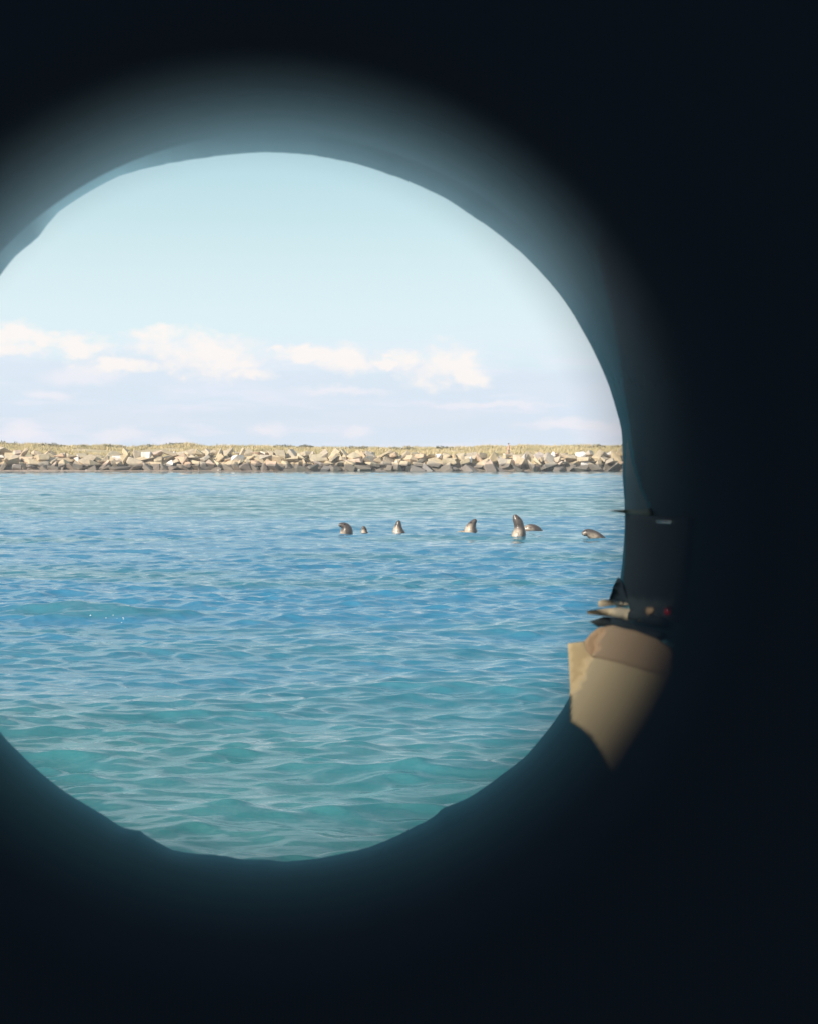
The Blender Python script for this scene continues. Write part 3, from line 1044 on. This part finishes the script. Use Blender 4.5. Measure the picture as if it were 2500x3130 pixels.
# ---- lens reflection, modelled as coloured pieces inside the right-hand side of the barrel
def sheet(name, pix, zf, m_, parent, thick=0.0006):
    """a thin slab whose outline is given as (px, py) seen from the eyepiece, lying on or just off the barrel wall"""
    bm = bmesh.new()
    f = bm.faces.new([bm.verts.new((px, -py, 0)) for px, py in pix])
    bmesh.ops.triangulate(bm, faces=[f])
    for _ in range(5):
        long_ = [e_ for e_ in bm.edges if e_.calc_length() > 26]
        if not long_:
            break
        bmesh.ops.subdivide_edges(bm, edges=long_, cuts=1, use_grid_fill=False)
        bmesh.ops.triangulate(bm, faces=[q for q in bm.faces if len(q.verts) > 3])
    for v_ in bm.verts:
        px, py = v_.co.x, -v_.co.y
        dx, dy = (px - CX) / F, -(py - CY) / F
        z = zf(px, py, math.hypot(dx, dy))
        v_.co = (dx * z, dy * z, -z)
    bmesh.ops.recalc_face_normals(bm, faces=bm.faces)
    o = from_bm(name, bm, m_, parent, True)
    so_ = o.modifiers.new('thickness', 'SOLIDIFY'); so_.thickness = thick; so_.offset = 0
    return o


def zwall(off=0.0, cap=0.57, k=0.965):
    def f(px, py, th):
        # depth at which this sight line meets the tapering wall, minus a little
        zz = (ZR - SL * ZE) / max(th - SL, .02)
        return min(cap, zz * k) - off
    return f


def reflection_mat(name, col_, trans=0.6, dark=(0.3, 0.2, 0.15), scale=60):
    m, t, b = mat(name, col_, 0.85, 0.1)
    tcs = t.nodes.new('ShaderNodeTexCoord')
    n = tnoise(t, tcs.outputs['Object'], scale, 5, 0.6)
    c = mixc(M('MULTIPLY', smooth(n.outputs['Fac'], 0.35, 0.75, t), 0.35, tree=t), col_, dark, t)
    t.links.new(c, b.inputs['Base Color'])
    tr = t.nodes.new('ShaderNodeBsdfTranslucent')
    t.links.new(c, tr.inputs['Color'])
    mx = t.nodes.new('ShaderNodeMixShader'); mx.inputs[0].default_value = trans
    o_ = [x for x in t.nodes if x.type == 'OUTPUT_MATERIAL'][0]
    t.links.new(b.outputs[0], mx.inputs[1]); t.links.new(tr.outputs[0], mx.inputs[2]); t.links.new(mx.outputs[0], o_.inputs[0])
    return m


TAN = reflection_mat('reflection_tan', (0.50, 0.42, 0.27), 0.15, (0.40, 0.31, 0.20), 25)  # tones of the lens reflection
BRN = reflection_mat('reflection_brown', (0.38, 0.285, 0.19), 0.15, (0.30, 0.20, 0.14), 25)
PAL = reflection_mat('reflection_pale', (0.50, 0.44, 0.33), 0.15, (0.4, 0.34, 0.25))
DRK, _, _ = mat('reflection_dark', (0.016, 0.024, 0.028), 0.75, 0.25)

fl = empty('tan_reflection', (0, 0, H)); fl.rotation_euler = scope.rotation_euler  # tan patch of the lens reflection, modelled as a sheet
tag(fl, 'large tan lens flap curling off the lower right of the dark barrel', 'lens reflection')
sheet('reflection', REFL_TAN, zwall(0.0), TAN, fl)
sheet('reflection_top', REFL_TOP, zwall(0.004), BRN, fl)['label'] = 'browner top edge of the flap'
for pts_, lab in ((STRIP_A, 'shorter upper of the two pale reflected strips above the tan flap'),
                  (STRIP_B, 'longer lower of the two pale reflected strips above the tan flap')):
    r_ = sheet('reflected_strip', pts_, zwall(0.0), PAL, None)  # reflected strip, modelled as a solid sheet
    r_.location = (0, 0, H); r_.rotation_euler = scope.rotation_euler
    tag(r_, lab, 'strip', 'pale reflected strips')
r_ = sheet('reflected_bar', REFL_BAR, zwall(), PAL, None)  # pale bar of the reflection, modelled as a sheet
r_.location = (0, 0, H); r_.rotation_euler = scope.rotation_euler
tag(r_, 'thin pale reflected bar crossing the right edge of the round opening', 'ledge')
CHR, _, _ = mat('reflection_glint', (0.75, 0.72, 0.55), 0.12, 0.5, 1.0)
r_ = sheet('reflected_sliver', [(2012, 1596), (2060, 1597), (2072, 1600), (2060, 1603), (2020, 1600)], zwall(0.004), CHR, None)  # bright sliver of the reflection, modelled as a shiny sheet
r_.location = (0, 0, H); r_.rotation_euler = scope.rotation_euler
tag(r_, 'tiny bright reflected sliver inside the barrel right of the pale bar', 'sliver')
# dark part of the lens reflection, put in as dark sheets
dk = empty('dark_reflection', (0, 0, H)); dk.rotation_euler = scope.rotation_euler
tag(dk, 'dark reflected shapes on the barrel wall above the tan flap', 'lining')
sheet('tent', [(1896, 1770), (1905, 1782), (1935, 1868), (1928, 1850), (1880, 1838), (1866, 1838), (1880, 1800)], zwall(0.002), DRK, dk)
sheet('panel', [(1921, 1575), (1990, 1580), (2120, 1588), (2104, 1780), (2094, 1850), (2084, 1910), (1935, 1880), (1914, 1772), (1920, 1700)], zwall(0.001), DRK, dk)
sheet('band', [(1805, 1905), (1850, 1890), (1890, 1894), (1926, 1904), (1960, 1918), (2010, 1930), (2040, 1946), (2010, 1956), (1950, 1932), (1880, 1915), (1832, 1922)], zwall(0.003), DRK, dk)

RED = mat('reflection_red', (0.45, 0.008, 0.03), 0.25, 0.6)[0]


def inside(px, py, k=0.95):
    dx, dy = (px - CX) / F, -(py - CY) / F
    z = zwall()(px, py, math.hypot(dx, dy)) * k
    return Vector((dx * z, dy * z, -z)), z


cl = empty('reflected_blob', (0, 0, H)); cl.rotation_euler = scope.rotation_euler  # dark blob and glints of the reflection, modelled as solid parts
tag(cl, 'small dark reflected blob with two bright glints above the tan flap', 'clip')
sheet('reflected_body', [(1928, 1878), (1940, 1870), (2000, 1888), (2040, 1898), (2036, 1922), (1980, 1915), (1926, 1900)], zwall(0.012), DRK, cl)
sheet('reflected_tab', [(1976, 1862), (2000, 1864), (1996, 1878), (1988, 1888), (1982, 1878)], zwall(0.014), BRN, cl)
for px, py, s_ in ((1962, 1899, 1.6), (2027, 1898, .7), (2027, 1905, .6)):
    p, z = inside(px, py, .955)
    bm = bmesh.new()
    blob(bm, p, (6 / F * z * s_, 3.4 / F * z * s_, 3 / F * z))
    from_bm('reflected_glint', bm, CHR, cl, True)
p, z = inside(2048, 1873, .955)
bm = bmesh.new()
blob(bm, Vector((0, 0, 0)), (16 / F * z, 15 / F * z, 14 / F * z), 20)
rb = from_bm('reflected_red_spot', bm, RED, None, True)  # red spot of the reflection, modelled as a small ball
rb.location = Vector((0, 0, H)) + AX @ p
tag(rb, 'small red reflected spot on the right wall of the dark barrel', 'spot')
